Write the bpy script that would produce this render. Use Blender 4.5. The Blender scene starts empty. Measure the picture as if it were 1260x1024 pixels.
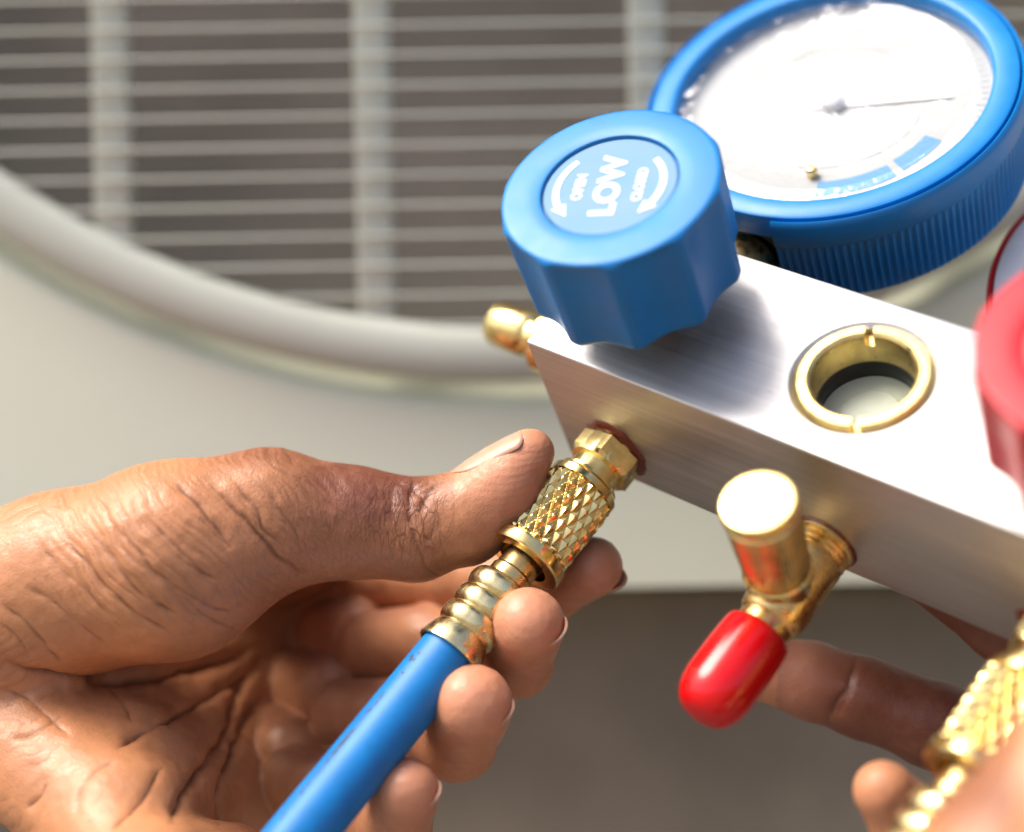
import bpy, bmesh, math, random, os
import numpy as np
from mathutils import Vector, Matrix
from mathutils.bvhtree import BVHTree

random.seed(4)
C = bpy.context.scene.collection
SC = bpy.context.scene
R_ = math.radians
PI = math.pi

# ------------------------------------------------------------------ camera, world, sun, exposure
F = 2200.0            # focal length in pixels of the 1260 x 1024 photograph
HC = 0.32            # lens height above the ground (m)
cam = bpy.data.cameras.new('camera')
cam_o = bpy.data.objects.new('camera', cam)
C.objects.link(cam_o)
cam_o.location = (0, 0, HC)
cam_o.rotation_euler = (PI/2, 0, 0)
cam.sensor_fit = 'HORIZONTAL'
cam.sensor_width = 36.0
cam.lens = 36.0*F/1260
cam.clip_start = 0.01
cam.clip_end = 500
cam.dof.use_dof = True
cam.dof.focus_distance = 0.334
cam.dof.aperture_fstop = 5.2
cam.dof.aperture_blades = 0
SC.camera = cam_o

SUN_DIR = Vector((-0.53, -0.13, 0.84)).normalized()     # towards the sun
sun_el = math.asin(SUN_DIR.z)
sun_az = math.atan2(SUN_DIR.x, SUN_DIR.y)
world = bpy.data.worlds.new('World')
SC.world = world
world.use_nodes = True
wn = world.node_tree
wn.nodes.clear()
sky = wn.nodes.new('ShaderNodeTexSky')
sky.sky_type = 'NISHITA'
sky.sun_disc = False
sky.sun_elevation = sun_el
sky.sun_rotation = sun_az
sky.air_density = 0.8
sky.dust_density = 5.0
sky.ozone_density = 0.6
bg = wn.nodes.new('ShaderNodeBackground')
bg.inputs['Strength'].default_value = 0.1
wo = wn.nodes.new('ShaderNodeOutputWorld')
wn.links.new(sky.outputs[0], bg.inputs[0])
wn.links.new(bg.outputs[0], wo.inputs[0])

sl = bpy.data.lights.new('sun', 'SUN')
sl.energy = 1.5
sl.angle = R_(34)
sl.color = (1.0, 0.95, 0.87)
so = bpy.data.objects.new('sun', sl)
C.objects.link(so)
so.location = (-1, -0.5, 2)
so.rotation_euler = SUN_DIR.to_track_quat('Z', 'Y').to_euler()

SC.view_settings.view_transform = 'Standard'
SC.view_settings.look = 'None'
SC.view_settings.gamma = 1
SC.view_settings.use_curve_mapping = False
SC.view_settings.exposure = 1.42
SC.cycles.use_denoising = True
SC.cycles.max_bounces = 10
SC.cycles.transparent_max_bounces = 12
SC.cycles.caustics_reflective = False
SC.cycles.caustics_refractive = False

# ------------------------------------------------------------------ frames
def K(px, py, z):
    """photograph pixel + depth in mm -> world point in m"""
    return Vector(((px-630)*z/F, z, HC*1000-(py-512)*z/F))*0.001
def c2w(v):            # lens frame (right, down, forward) -> world direction
    return Vector((v[0], v[2], -v[1]))
L_ = c2w((0.75411, 0.31893, -0.57411)).normalized()
U_ = -c2w((0.27552, 0.63989, 0.71738)).normalized()
B_ = U_.cross(L_).normalized()
O_ = Vector((2.567, 340.0, HC*1000+14.195))*0.001
def frame(x, y, z, o):
    m = Matrix((x, y, z)).transposed().to_4x4()
    m.translation = o
    return m
BLOCK = frame(L_, B_, U_, O_)       # local axes of the manifold: x along it, y to its back, z out of its top
def BL(x, y, z):                    # manifold local mm -> world
    return BLOCK @ (Vector((x, y, z))*0.001)

# ------------------------------------------------------------------ materials
def mat(name):
    m = bpy.data.materials.new(name)
    m.use_nodes = True
    nt = m.node_tree
    p = nt.nodes['Principled BSDF']
    return m, nt, p
def N(nt, t, **kw):
    n = nt.nodes.new(t)
    for k, v in kw.items():
        if k in n.inputs: n.inputs[k].default_value = v
        else: setattr(n, k, v)
    return n
def lk(nt, a, b): nt.links.new(a, b)
def coords(nt, scale=(1, 1, 1), kind='Object', rot=(0, 0, 0)):
    tc = N(nt, 'ShaderNodeTexCoord')
    mp = N(nt, 'ShaderNodeMapping')
    mp.inputs['Scale'].default_value = scale
    mp.inputs['Rotation'].default_value = rot
    lk(nt, tc.outputs[kind], mp.inputs['Vector'])
    return mp.outputs[0]
def ramp(nt, fac, stops):
    r = N(nt, 'ShaderNodeValToRGB')
    e = r.color_ramp.elements
    e[0].position, e[0].color = stops[0][0], (*stops[0][1], 1)
    e[1].position, e[1].color = stops[-1][0], (*stops[-1][1], 1)
    for p, c in stops[1:-1]:
        n = e.new(p); n.color = (*c, 1)
    lk(nt, fac, r.inputs[0])
    return r.outputs[0]
def noise(nt, vec, scale, detail=4, rough=0.55):
    n = N(nt, 'ShaderNodeTexNoise')
    n.inputs['Scale'].default_value = scale
    n.inputs['Detail'].default_value = detail
    n.inputs['Roughness'].default_value = rough
    lk(nt, vec, n.inputs['Vector'])
    return n.outputs['Fac']
def mrange(nt, v, a, b, c, d):
    n = N(nt, 'ShaderNodeMapRange')
    for i, x in zip((1, 2, 3, 4), (a, b, c, d)): n.inputs[i].default_value = x
    lk(nt, v, n.inputs[0])
    return n.outputs[0]
def math_(nt, op, a, b=None):
    n = N(nt, 'ShaderNodeMath', operation=op)
    for i, v in enumerate((a, b)):
        if v is None: continue
        if isinstance(v, (int, float)): n.inputs[i].default_value = v
        else: lk(nt, v, n.inputs[i])
    return n.outputs[0]
def mixc(nt, fac, a, b, blend='MIX'):
    n = N(nt, 'ShaderNodeMix', data_type='RGBA', blend_type=blend)
    for i, v in ((0, fac), (6, a), (7, b)):
        if isinstance(v, (int, float)): n.inputs[i].default_value = v
        elif isinstance(v, tuple): n.inputs[i].default_value = (*v, 1)
        else: lk(nt, v, n.inputs[i])
    return n.outputs[2]
def bump(nt, p, h, strength, dist):
    b = N(nt, 'ShaderNodeBump')
    b.inputs['Strength'].default_value = strength
    b.inputs['Distance'].default_value = dist
    lk(nt, h, b.inputs['Height'])
    lk(nt, b.outputs[0], p.inputs['Normal'])
    return b

def brass_mat(name, col, rough, spots=True):
    m, nt, p = mat(name)
    v = coords(nt)
    n1 = noise(nt, v, 260, 5)
    c = ramp(nt, n1, [(0.3, tuple(x*0.72 for x in col)), (0.55, col), (0.8, tuple(min(1, x*1.06) for x in col))])
    lk(nt, c, p.inputs['Base Color'])
    p.inputs['Metallic'].default_value = 1
    n2 = noise(nt, v, 700, 3)
    lk(nt, mrange(nt, n2, 0.3, 0.75, rough*0.75, rough*1.5), p.inputs['Roughness'])
    bump(nt, p, n2, 0.06, 0.0002)
    return m
BRASS = brass_mat('polished_brass', (0.87, 0.66, 0.28), 0.18)
BRASS_SATIN = brass_mat('satin_brass', (0.84, 0.64, 0.26), 0.34)
BRASS_PALE = brass_mat('pale_brass', (0.87, 0.70, 0.36), 0.24)
BRASS_DULL = brass_mat('aged_brass', (0.74, 0.52, 0.22), 0.28)

def alu():
    m, nt, p = mat('brushed_aluminium')
    v = coords(nt, (14, 900, 900))
    n1 = noise(nt, v, 1.0, 6, 0.7)
    v2 = coords(nt)
    n2 = noise(nt, v2, 70, 4)
    c = ramp(nt, n1, [(0.2, (0.48, 0.475, 0.465)), (0.75, (0.74, 0.735, 0.725))])
    # small dark pits and rub marks
    vo = N(nt, 'ShaderNodeTexNoise'); vo.inputs['Scale'].default_value = 330; vo.inputs['Detail'].default_value = 2
    lk(nt, coords(nt, (1, 2.2, 2.2)), vo.inputs['Vector'])
    pit = mrange(nt, vo.outputs['Fac'], 0.70, 0.75, 0, 0.55)
    pit2 = math_(nt, 'MULTIPLY', pit, mrange(nt, n2, 0.5, 0.62, 0, 1))
    c = mixc(nt, pit2, c, (0.13, 0.10, 0.09))
    lk(nt, c, p.inputs['Base Color'])
    p.inputs['Metallic'].default_value = 1
    r = math_(nt, 'ADD', mrange(nt, n2, 0.3, 0.7, 0.42, 0.54), mrange(nt, n1, 0.3, 0.7, -0.04, 0.06))
    lk(nt, r, p.inputs['Roughness'])
    p.inputs['Anisotropic'].default_value = 0.4
    bump(nt, p, n1, 0.2, 0.00018)
    return m
ALU = alu()

def plastic(name, col, rough=0.38, sss=0.0, coat=0.0, wear=0.06):
    m, nt, p = mat(name)
    v = coords(nt)
    n = noise(nt, v, 120, 5)
    c = ramp(nt, n, [(0.3, tuple(x*0.9 for x in col)), (0.7, tuple(min(1, x*1.06) for x in col))])
    lk(nt, c, p.inputs['Base Color'])
    n2 = noise(nt, v, 900, 3)
    lk(nt, mrange(nt, n, 0.3, 0.7, rough*0.85, rough*1.2), p.inputs['Roughness'])
    p.inputs['Coat Weight'].default_value = coat
    p.inputs['Coat Roughness'].default_value = 0.12
    if sss:
        p.inputs['Subsurface Weight'].default_value = sss
        p.inputs['Subsurface Radius'].default_value = (0.004, 0.002, 0.002)
        p.inputs['Subsurface Scale'].default_value = 0.5
    bump(nt, p, n2, wear, 0.0002)
    return m
BLUE = plastic('blue_plastic', (0.000, 0.19, 0.53), 0.42)
BLUE_LABEL = plastic('pale_blue_label', (0.12, 0.26, 0.40), 0.56)
BLUE_GAUGE = plastic('blue_gauge_rubber', (0.000, 0.20, 0.56), 0.38)
RED = plastic('red_plastic', (0.52, 0.003, 0.014), 0.46)
RED_LABEL = plastic('pale_red_label', (0.66, 0.16, 0.15), 0.42)
RED_CAP = plastic('red_vinyl', (0.62, 0.002, 0.004), 0.17, wear=0.03)
WHITE = plastic('white_print', (0.80, 0.80, 0.78), 0.6)
DIAL = plastic('white_dial', (0.50, 0.50, 0.485), 0.6)
BLACK = plastic('black_rubber', (0.012, 0.010, 0.010), 0.35)
SEAL = plastic('red_thread_sealant', (0.17, 0.025, 0.010), 0.2, wear=0.5)
BAND = plastic('blue_scale_band', (0.11, 0.32, 0.58), 0.5)
NEEDLE = plastic('pale_grey_needle', (0.80, 0.80, 0.79), 0.6)
TICK = plastic('grey_scale_print', (0.46, 0.46, 0.46), 0.5)
DISC = plastic('grey_green_indicator', (0.66, 0.67, 0.48), 0.35)
STEEL = plastic('pale_bezel', (0.72, 0.70, 0.68), 0.35)

def hose_mat(name, col):
    m, nt, p = mat(name)
    v = coords(nt)
    uv = N(nt, 'ShaderNodeUVMap')
    sep = N(nt, 'ShaderNodeSeparateXYZ'); lk(nt, uv.outputs[0], sep.inputs[0])
    n = noise(nt, v, 150, 5)
    c = ramp(nt, n, [(0.3, tuple(x*0.86 for x in col)), (0.7, tuple(min(1, x*1.1) for x in col))])
    # worn printed line along the hose and a few broken marks higher up
    u = sep.outputs[0]; w = sep.outputs[1]
    d = math_(nt, 'ABSOLUTE', math_(nt, 'SUBTRACT', u, 0.80))
    line = mrange(nt, d, 0.010, 0.020, 1, 0)
    gate = mrange(nt, w, 0.200, 0.206, 0, 1)
    d2 = math_(nt, 'ABSOLUTE', math_(nt, 'SUBTRACT', u, 0.80))
    line2 = mrange(nt, d2, 0.022, 0.032, 1, 0)
    nn = noise(nt, coords(nt, (1, 1, 1)), 900, 2)
    blocks = mrange(nt, nn, 0.52, 0.57, 0, 1)
    g2 = math_(nt, 'MULTIPLY', mrange(nt, w, 0.112, 0.116, 0, 1), mrange(nt, w, 0.168, 0.172, 1, 0))
    wear = mrange(nt, noise(nt, v, 420, 3), 0.40, 0.62, 0.25, 1)
    mask = math_(nt, 'MAXIMUM', math_(nt, 'MULTIPLY', math_(nt, 'MULTIPLY', line, gate), wear),
                 math_(nt, 'MULTIPLY', math_(nt, 'MULTIPLY', line2, g2), blocks))
    c = mixc(nt, math_(nt, 'MULTIPLY', mask, 0.95), c, (0.03, 0.035, 0.04))
    lk(nt, c, p.inputs['Base Color'])
    p.inputs['Roughness'].default_value = 0.48
    n2 = noise(nt, v, 500, 4)
    bump(nt, p, n2, 0.10, 0.0004)
    return m
HOSE = hose_mat('blue_hose_rubber', (0.000, 0.175, 0.50))
HOSE_RED = hose_mat('red_hose_rubber', (0.5, 0.02, 0.02))

def lens_mat(name, wav):
    m = bpy.data.materials.new(name); m.use_nodes = True
    nt = m.node_tree; nt.nodes.clear()
    o = N(nt, 'ShaderNodeOutputMaterial')
    t = N(nt, 'ShaderNodeBsdfTransparent'); t.inputs[0].default_value = (0.97, 0.98, 0.98, 1)
    g = N(nt, 'ShaderNodeBsdfGlossy'); g.inputs['Roughness'].default_value = 0.13 if wav else 0.25
    lw = N(nt, 'ShaderNodeLayerWeight'); lw.inputs[0].default_value = 0.5
    f = math_(nt, 'MULTIPLY_ADD', math_(nt, 'POWER', lw.outputs['Facing'], 4.0), 0.9)
    f.node.inputs[2].default_value = 0.075 if wav else 0.012
    mx = N(nt, 'ShaderNodeMixShader')
    if wav:
        bp = N(nt, 'ShaderNodeBump'); bp.inputs['Strength'].default_value = wav; bp.inputs['Distance'].default_value = 0.0018
        lk(nt, noise(nt, coords(nt), 130, 3), bp.inputs['Height'])
        lk(nt, bp.outputs[0], g.inputs['Normal'])
    lk(nt, f, mx.inputs[0]); lk(nt, t.outputs[0], mx.inputs[1]); lk(nt, g.outputs[0], mx.inputs[2])
    lk(nt, mx.outputs[0], o.inputs[0])
    return m
LENS = lens_mat('clear_lens', 0.5)
WINDOW = lens_mat('clear_window', 0)


def skin_mat(name, palm, dorsal_and_shade, crease):
    m, nt, p = mat(name)
    v = coords(nt)
    a = N(nt, 'ShaderNodeAttribute'); a.attribute_name = 'dorsal_and_shade'
    b = N(nt, 'ShaderNodeAttribute'); b.attribute_name = 'crease'
    t = N(nt, 'ShaderNodeAttribute'); t.attribute_name = 'ruddy'
    n = noise(nt, v, 95, 6, 0.6)
    n3 = noise(nt, v, 420, 4, 0.6)
    pc = ramp(nt, n, [(0.3, tuple(x*0.84 for x in palm)), (0.7, tuple(x*1.08 for x in palm))])
    c = mixc(nt, a.outputs['Fac'], pc, dorsal_and_shade)
    c = mixc(nt, math_(nt, 'MULTIPLY', t.outputs['Fac'], 0.6), c, (0.66, 0.295, 0.185))
    c = mixc(nt, mrange(nt, n3, 0.35, 0.7, 0.0, 0.22), c, tuple(x*0.62 for x in palm))
    c = mixc(nt, math_(nt, 'MULTIPLY', b.outputs['Fac'], 0.75), c, crease)
    # knuckle: a dense net of fine pigmented lines running across the thumb
    kn = N(nt, 'ShaderNodeAttribute'); kn.attribute_name = 'knuckle'
    wn_ = N(nt, 'ShaderNodeTexNoise'); wn_.inputs['Scale'].default_value = 220; wn_.inputs['Detail'].default_value = 3
    lk(nt, v, wn_.inputs['Vector'])
    ws = N(nt, 'ShaderNodeVectorMath', operation='SCALE'); ws.inputs['Scale'].default_value = 0.0035
    lk(nt, wn_.outputs['Color'], ws.inputs[0])
    wa = N(nt, 'ShaderNodeVectorMath', operation='ADD'); lk(nt, v, wa.inputs[0]); lk(nt, ws.outputs[0], wa.inputs[1])
    def net(sc_, w_):
        mp = N(nt, 'ShaderNodeMapping'); mp.inputs['Scale'].default_value = sc_
        lk(nt, wa.outputs[0], mp.inputs['Vector'])
        q = N(nt, 'ShaderNodeTexVoronoi', feature='DISTANCE_TO_EDGE'); q.inputs['Scale'].default_value = 1.0
        lk(nt, mp.outputs[0], q.inputs['Vector'])
        return mrange(nt, q.outputs['Distance'], 0.0, w_, 1, 0)
    k1 = math_(nt, 'MAXIMUM', net((780, 200, 170), 0.075), math_(nt, 'MULTIPLY', net((520, 420, 560), 0.05), 0.5))
    kl = math_(nt, 'MULTIPLY', k1, kn.outputs['Fac'])
    c = mixc(nt, math_(nt, 'MULTIPLY', kl, 0.8), c, crease)
    # ridges on the finger pads
    wv_ = N(nt, 'ShaderNodeTexWave', wave_type='RINGS'); wv_.inputs['Scale'].default_value = 330; wv_.inputs['Distortion'].default_value = 5; wv_.inputs['Detail'].default_value = 1; wv_.inputs['Detail Scale'].default_value = 0.3
    lk(nt, v, wv_.inputs['Vector'])
    pad = math_(nt, 'MULTIPLY', wv_.outputs['Fac'], math_(nt, 'MULTIPLY', t.outputs['Fac'], 0.5))
    lk(nt, c, p.inputs['Base Color'])
    lk(nt, mrange(nt, n3, 0.3, 0.7, 0.33, 0.5), p.inputs['Roughness'])
    p.inputs['Specular IOR Level'].default_value = 0.45
    p.inputs['Subsurface Weight'].default_value = 0.22
    p.inputs['Subsurface Radius'].default_value = (0.0030, 0.0011, 0.0005)
    p.inputs['Subsurface Scale'].default_value = 0.55
    # fine criss-cross skin lines and pores
    vo = N(nt, 'ShaderNodeTexVoronoi', feature='DISTANCE_TO_EDGE'); vo.inputs['Scale'].default_value = 900
    wv = N(nt, 'ShaderNodeVectorMath', operation='ADD')
    nz = N(nt, 'ShaderNodeTexNoise'); nz.inputs['Scale'].default_value = 300
    lk(nt, v, nz.inputs['Vector'])
    sc = N(nt, 'ShaderNodeVectorMath', operation='SCALE'); sc.inputs['Scale'].default_value = 0.0012
    lk(nt, nz.outputs['Color'], sc.inputs[0]); lk(nt, v, wv.inputs[0]); lk(nt, sc.outputs[0], wv.inputs[1])
    lk(nt, wv.outputs[0], vo.inputs['Vector'])
    h = math_(nt, 'ADD', mrange(nt, vo.outputs['Distance'], 0.0, 0.12, 0, 0.45), math_(nt, 'MULTIPLY', n3, 1.2))
    h = math_(nt, 'ADD', math_(nt, 'SUBTRACT', h, math_(nt, 'MULTIPLY', kl, 1.5)), pad)
    h = math_(nt, 'ADD', h, math_(nt, 'MULTIPLY', noise(nt, v, 1500, 3, 0.7), 1.3))
    bump(nt, p, h, 0.28, 0.0002)
    return m
SKIN = skin_mat('brown_skin', (0.54, 0.235, 0.105), (0.18, 0.056, 0.030), (0.09, 0.022, 0.009))
def nail_mat():
    m, nt, p = mat('fingernail_keratin')
    n = noise(nt, coords(nt), 200, 3)
    lk(nt, ramp(nt, n, [(0.3, (0.50, 0.27, 0.17)), (0.7, (0.57, 0.33, 0.23))]), p.inputs['Base Color'])
    p.inputs['Roughness'].default_value = 0.4
    p.inputs['Subsurface Weight'].default_value = 0.2
    p.inputs['Subsurface Radius'].default_value = (0.002, 0.001, 0.0006)
    p.inputs['Subsurface Scale'].default_value = 0.5
    return m
NAIL = nail_mat()

def paint(name, col, rough, scale=30, var=0.12, bmp=0.1):
    m, nt, p = mat(name)
    v = coords(nt)
    n = noise(nt, v, scale, 6)
    lk(nt, ramp(nt, n, [(0.25, tuple(x*(1-var) for x in col)), (0.75, tuple(x*(1+var) for x in col))]), p.inputs['Base Color'])
    p.inputs['Roughness'].default_value = rough
    bump(nt, p, noise(nt, v, scale*12, 4), bmp, 0.0006)
    return m
CASING = paint('cream_casing_paint', (0.78, 0.80, 0.635), 0.55, 6, 0.05)
GRILLE = paint('grille_paint', (0.52, 0.53, 0.445), 0.5, 12, 0.08)
WIRE = paint('wire_coating', (0.52, 0.53, 0.46), 0.45, 12, 0.06)
COIL = paint('coil_fins', (0.30, 0.26, 0.215), 0.6, 9, 0.35)
SHADE_TONE = paint('shaded_ground_tone', (0.26, 0.22, 0.17), 0.85, 14, 0.30, 0.5)  # dark tone carries the shade below the casing
GROUND = paint('ground_concrete', (0.17, 0.15, 0.125), 0.9, 5, 0.22, 0.5)

# ------------------------------------------------------------------ mesh helpers (dimensions in mm, stored in m)
def link(name, verts, faces, material, parent=None, smooth=True, uvs=None, mats=None):
    me = bpy.data.meshes.new(name)
    v = np.asarray(verts, float)*0.001
    me.from_pydata(v.tolist(), [], [list(map(int, f)) for f in faces])
    for m_ in ([material] if not isinstance(material, (list, tuple)) else material): me.materials.append(m_)
    if smooth: me.polygons.foreach_set('use_smooth', [True]*len(me.polygons))
    me.update()
    o = bpy.data.objects.new(name, me)
    C.objects.link(o)
    if parent: o.parent = parent
    return o
def sharpen(o, deg=35):
    me = o.data
    bm = bmesh.new(); bm.from_mesh(me)
    bmesh.ops.recalc_face_normals(bm, faces=bm.faces)
    for e in bm.edges:
        e.smooth = not (len(e.link_faces) == 2 and e.calc_face_angle(0) > R_(deg))
    bm.to_mesh(me); bm.free()
    return o
def bevel(o, w, seg=2, deg=35):
    b = o.modifiers.new('bevel', 'BEVEL'); b.width = w*0.001; b.segments = seg; b.limit_method = 'ANGLE'; b.angle_limit = R_(deg)
    b.harden_normals = False
    return o
def bake(o):
    """apply modifiers, keeping the object"""
    dg = bpy.context.evaluated_depsgraph_get()
    dg.update()
    me = bpy.data.meshes.new_from_object(o.evaluated_get(dg))
    old = o.data
    o.modifiers.clear(); o.data = me
    me.name = o.name
    bpy.data.meshes.remove(old)
    return o
def axes_of(d):
    d = Vector(d).normalized()
    a = Vector((0, 0, 1)) if abs(d.z) < 0.9 else Vector((1, 0, 0))
    u = d.cross(a).normalized(); v = d.cross(u).normalized()
    return d, u, v
def lathe(name, prof, o, d, material, parent, n=64, u=None, closed=False, rfun=None, span=(0, 2*PI), deg=30, cap=True):
    """prof: (radius, height along d). closed: profile is a ring"""
    d, uu, vv = axes_of(d)
    if u is not None:
        uu = Vector(u).normalized(); vv = d.cross(uu).normalized()
    o = Vector(o)
    full = abs(span[1]-span[0]-2*PI) < 1e-6
    m = n if full else n+1
    V, Fc = [], []
    for j, (r, h) in enumerate(prof):
        for i in range(m):
            t = span[0]+(span[1]-span[0])*i/n
            rr = r if rfun is None else rfun(r, h, t, j)
            V.append(o+uu*(rr*math.cos(t))+vv*(rr*math.sin(t))+d*h)
    P = len(prof)
    for j in range(P if closed else P-1):
        jn = (j+1) % P
        for i in range(n):
            k = (i+1) % m
            Fc.append((j*m+i, j*m+k, jn*m+k, jn*m+i))
    if not closed and full and cap:
        if prof[0][0] > 1e-6: Fc.append(tuple(range(m))[::-1])
        if prof[-1][0] > 1e-6: Fc.append(tuple((P-1)*m+i for i in range(m)))
    if closed and not full:
        Fc.append(tuple(j*m for j in range(P))); Fc.append(tuple(j*m+m-1 for j in range(P))[::-1])
    ob = link(name, V, Fc, material, parent)
    bm = bmesh.new(); bm.from_mesh(ob.data)
    bmesh.ops.remove_doubles(bm, verts=bm.verts, dist=1e-7)
    bm.to_mesh(ob.data); bm.free()
    return sharpen(ob, deg)
def boxmesh(x0, x1, y0, y1, z0, z1):
    V = [(x, y, z) for x in (x0, x1) for y in (y0, y1) for z in (z0, z1)]
    Fc = [(0, 1, 3, 2), (4, 6, 7, 5), (0, 4, 5, 1), (2, 3, 7, 6), (0, 2, 6, 4), (1, 5, 7, 3)]
    return V, Fc
def tube(name, pts, r, material, parent, n=32, caps=True, uv=False):
    pts = [Vector(p) for p in pts]
    V, Fc, rs = [], [], (r if isinstance(r, (list, tuple)) else [r]*len(pts))
    up = None
    for i, p in enumerate(pts):
        d = (pts[min(i+1, len(pts)-1)]-pts[max(i-1, 0)]).normalized()
        if up is None: up = axes_of(d)[1]
        up = (up-d*up.dot(d)).normalized(); v = d.cross(up)
        for k in range(n):
            t = 2*PI*k/n
            V.append(p+up*(rs[i]*math.cos(t))+v*(rs[i]*math.sin(t)))
    for i in range(len(pts)-1):
        for k in range(n):
            q = (k+1) % n
            Fc.append((i*n+k, i*n+q, (i+1)*n+q, (i+1)*n+k))
    if caps:
        Fc.append(tuple(range(n))[::-1]); Fc.append(tuple((len(pts)-1)*n+k for k in range(n)))
    o = link(name, V, Fc, material, parent)
    sharpen(o, 50)
    return o
def thing(name, label, cat, mw=None, loc=None, group=None):
    o = bpy.data.objects.new(name, None)
    o.empty_display_size = 0.01
    C.objects.link(o)
    if mw is not None: o.matrix_world = mw
    if loc is not None: o.location = loc
    tag(o, label, cat, group)
    return o
def tag(o, label, cat, group=None):
    o['label'] = label; o['category'] = cat
    if group: o['group'] = group
    return o
def plabel(o, label):
    o['label'] = label
    return o

# ------------------------------------------------------------------ SETTING: ground, dark block in place of shade, air conditioner
g = link('ground', [(-60000, -60000, 0), (60000, -60000, 0), (60000, 60000, 0), (-60000, 60000, 0)], [(0, 1, 2, 3)], GROUND, smooth=False)
g['kind'] = 'structure'

YP = 450.0       # distance of the casing front (mm)
PT = HC*1000-(725-512)*YP/F
pv, pf = boxmesh(-620, 640, YP+26, YP+420, 0, PT-1.5)
pl = link('shade_stand_in_block', pv, pf, SHADE_TONE, smooth=False)  # added block, its dark colour stands in for shaded ground under the casing
bevel(pl, 4, 3)
tag(pl, 'tall dark block added in place of the shaded ground under the cream air conditioner casing', 'stand-in')

def zpx(py, y): return HC*1000-(py-512)*y/F
acx, acz, acR = (640-630)*YP/F, zpx(-664, YP), 1076*YP/F
ac = thing('air_conditioner', 'cream outdoor air conditioner unit with round wire fan grille, blurred behind the gauges', 'air conditioner',
           loc=(acx*0.001, YP*0.001, PT*0.001))
ac.rotation_euler = (0, R_(-1.0), 0)
az0 = PT
def A(x, y, z): return (x-acx, y-YP, z-az0)
# casing: front sheet with a round opening, pressed rim step, sides, top, bottom
x0, x1, z0, z1 = -560, 590, az0, 2*acz-az0-20
nseg = 128
V, Fc = [], []
ringR = [acR+22, acR+26, acR+40]
def sq(t):
    c, s = math.cos(t), math.sin(t)
    hx = (x1-acx) if c > 0 else (acx-x0); hz = (z1-acz) if s > 0 else (acz-z0)
    k = min(hx/abs(c) if abs(c) > 1e-9 else 1e9, hz/abs(s) if abs(s) > 1e-9 else 1e9)
    return acx+k*c, acz+k*s
rows = [(acR+6, 60), (acR+6, 8), (acR+11.5, 8), (acR+14, 7), (acR+16, 1), (acR+19, -1.2), (acR+25, -0.8), (acR+34, 0)]
for r, dy in rows:
    for i in range(nseg):
        t = 2*PI*i/nseg
        V.append(A(acx+r*math.cos(t), YP+dy, acz+r*math.sin(t)))
for i in range(nseg):
    t = 2*PI*i/nseg; sx, sz = sq(t); V.append(A(sx, YP, sz))
for i in range(nseg):
    t = 2*PI*i/nseg; sx, sz = sq(t); V.append(A(sx, YP+400, sz))
NR_ = len(rows)
for j in range(NR_+1):
    for i in range(nseg):
        k = (i+1) % nseg
        Fc.append((j*nseg+i, j*nseg+k, (j+1)*nseg+k, (j+1)*nseg+i))
Fc.append(tuple((NR_+1)*nseg+i for i in range(nseg)))
sharpen(link('casing', V, Fc, CASING, ac), 40)
# raised ring that carries the grille
prof = []
for a in range(12):
    t = 2*PI*a/12
    prof.append((acR+5+7.0*math.cos(t), 1+3.2*math.sin(t)))
lathe('grille_ring', prof, A(acx, YP-4, acz), (0, -1, 0), GRILLE, ac, n=160, closed=True, deg=80)
# fan chamber back with coil fins
bv, bf = boxmesh(acx-acR-4, acx+acR+4, YP+52, YP+58, acz-acR-4, acz+acR+4)
link('coil', [A(*q) for q in bv], bf, COIL, ac, smooth=False)
V, Fc = [], []
zz = zpx(470, YP)
while zz < zpx(-200, YP):
    q, w_ = boxmesh(acx-acR, acx+acR, YP+51, YP+52, zz, zz+random.uniform(0.9, 1.1))
    b0 = len(V); V += [A(*p) for p in q]; Fc += [tuple(b0+i for i in f) for f in w_]
    zz += 1.9
fins = link('coil_fin', V, Fc, COIL, ac, smooth=False)
fins['kind'] = 'stuff'
# wires, one tube each
base = None
dzw = 36.5*YP/F
for i in range(-9, 12):
    zc = zpx(35+i*36.5, YP)
    dx = math.sqrt(max(acR**2-(zc-acz)**2, 0))+3
    if (zc-acz)**2 > acR**2: continue
    pts = [A(acx-dx+2*dx*k/16, YP-6, zc) for k in range(17)]
    tube('grille_wire', pts, 0.48, WIRE, ac, n=8)
for px in (-170, 150, 470, 806, 1140, 1470):
    xc = (px-630)*YP/F
    hz = math.sqrt(max((acR+4)**2-(xc-acx)**2, 0))
    q, w_ = boxmesh(xc-4.5, xc+4.5, YP-4.5, YP+1.5, acz-hz, acz+hz)
    o = link('grille_rib', [A(*p) for p in q], w_, GRILLE, ac)
    bevel(o, 1.2, 2)

# ------------------------------------------------------------------ GAUGE MANIFOLD
mf = thing('gauge_manifold', 'aluminium two valve manifold block with a blue LOW knob, red knob and round gauges', 'gauge manifold', mw=BLOCK)
W_, H_ = 35.6, 34.1
LEN = 126.0
V, Fc = boxmesh(0, LEN, 0, W_, -H_, 0)
body = link('valve_block', V, Fc, ALU, mf, smooth=False)
SG = (63.1, 18.2)
def cutter(o_, prof, d, n=72):
    c = lathe('cutter', prof, o_, d, ALU, None, n=n)
    c.parent = mf
    b = body.modifiers.new('cut', 'BOOLEAN'); b.object = c; b.solver = 'EXACT'; b.operation = 'DIFFERENCE'
    return c
bevel(body, 0.55, 3)
c1 = cutter((SG[0], SG[1], 0), [(0, -12.5), (12.05, -12.5), (12.05, -0.9), (13.1, -0.05), (13.1, 2), (0, 2)], (0, 0, 1))
body.data.polygons.foreach_set('use_smooth', [True]*6)
bake(body)
bpy.data.objects.remove(c1)
sharpen(body, 28)

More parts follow.
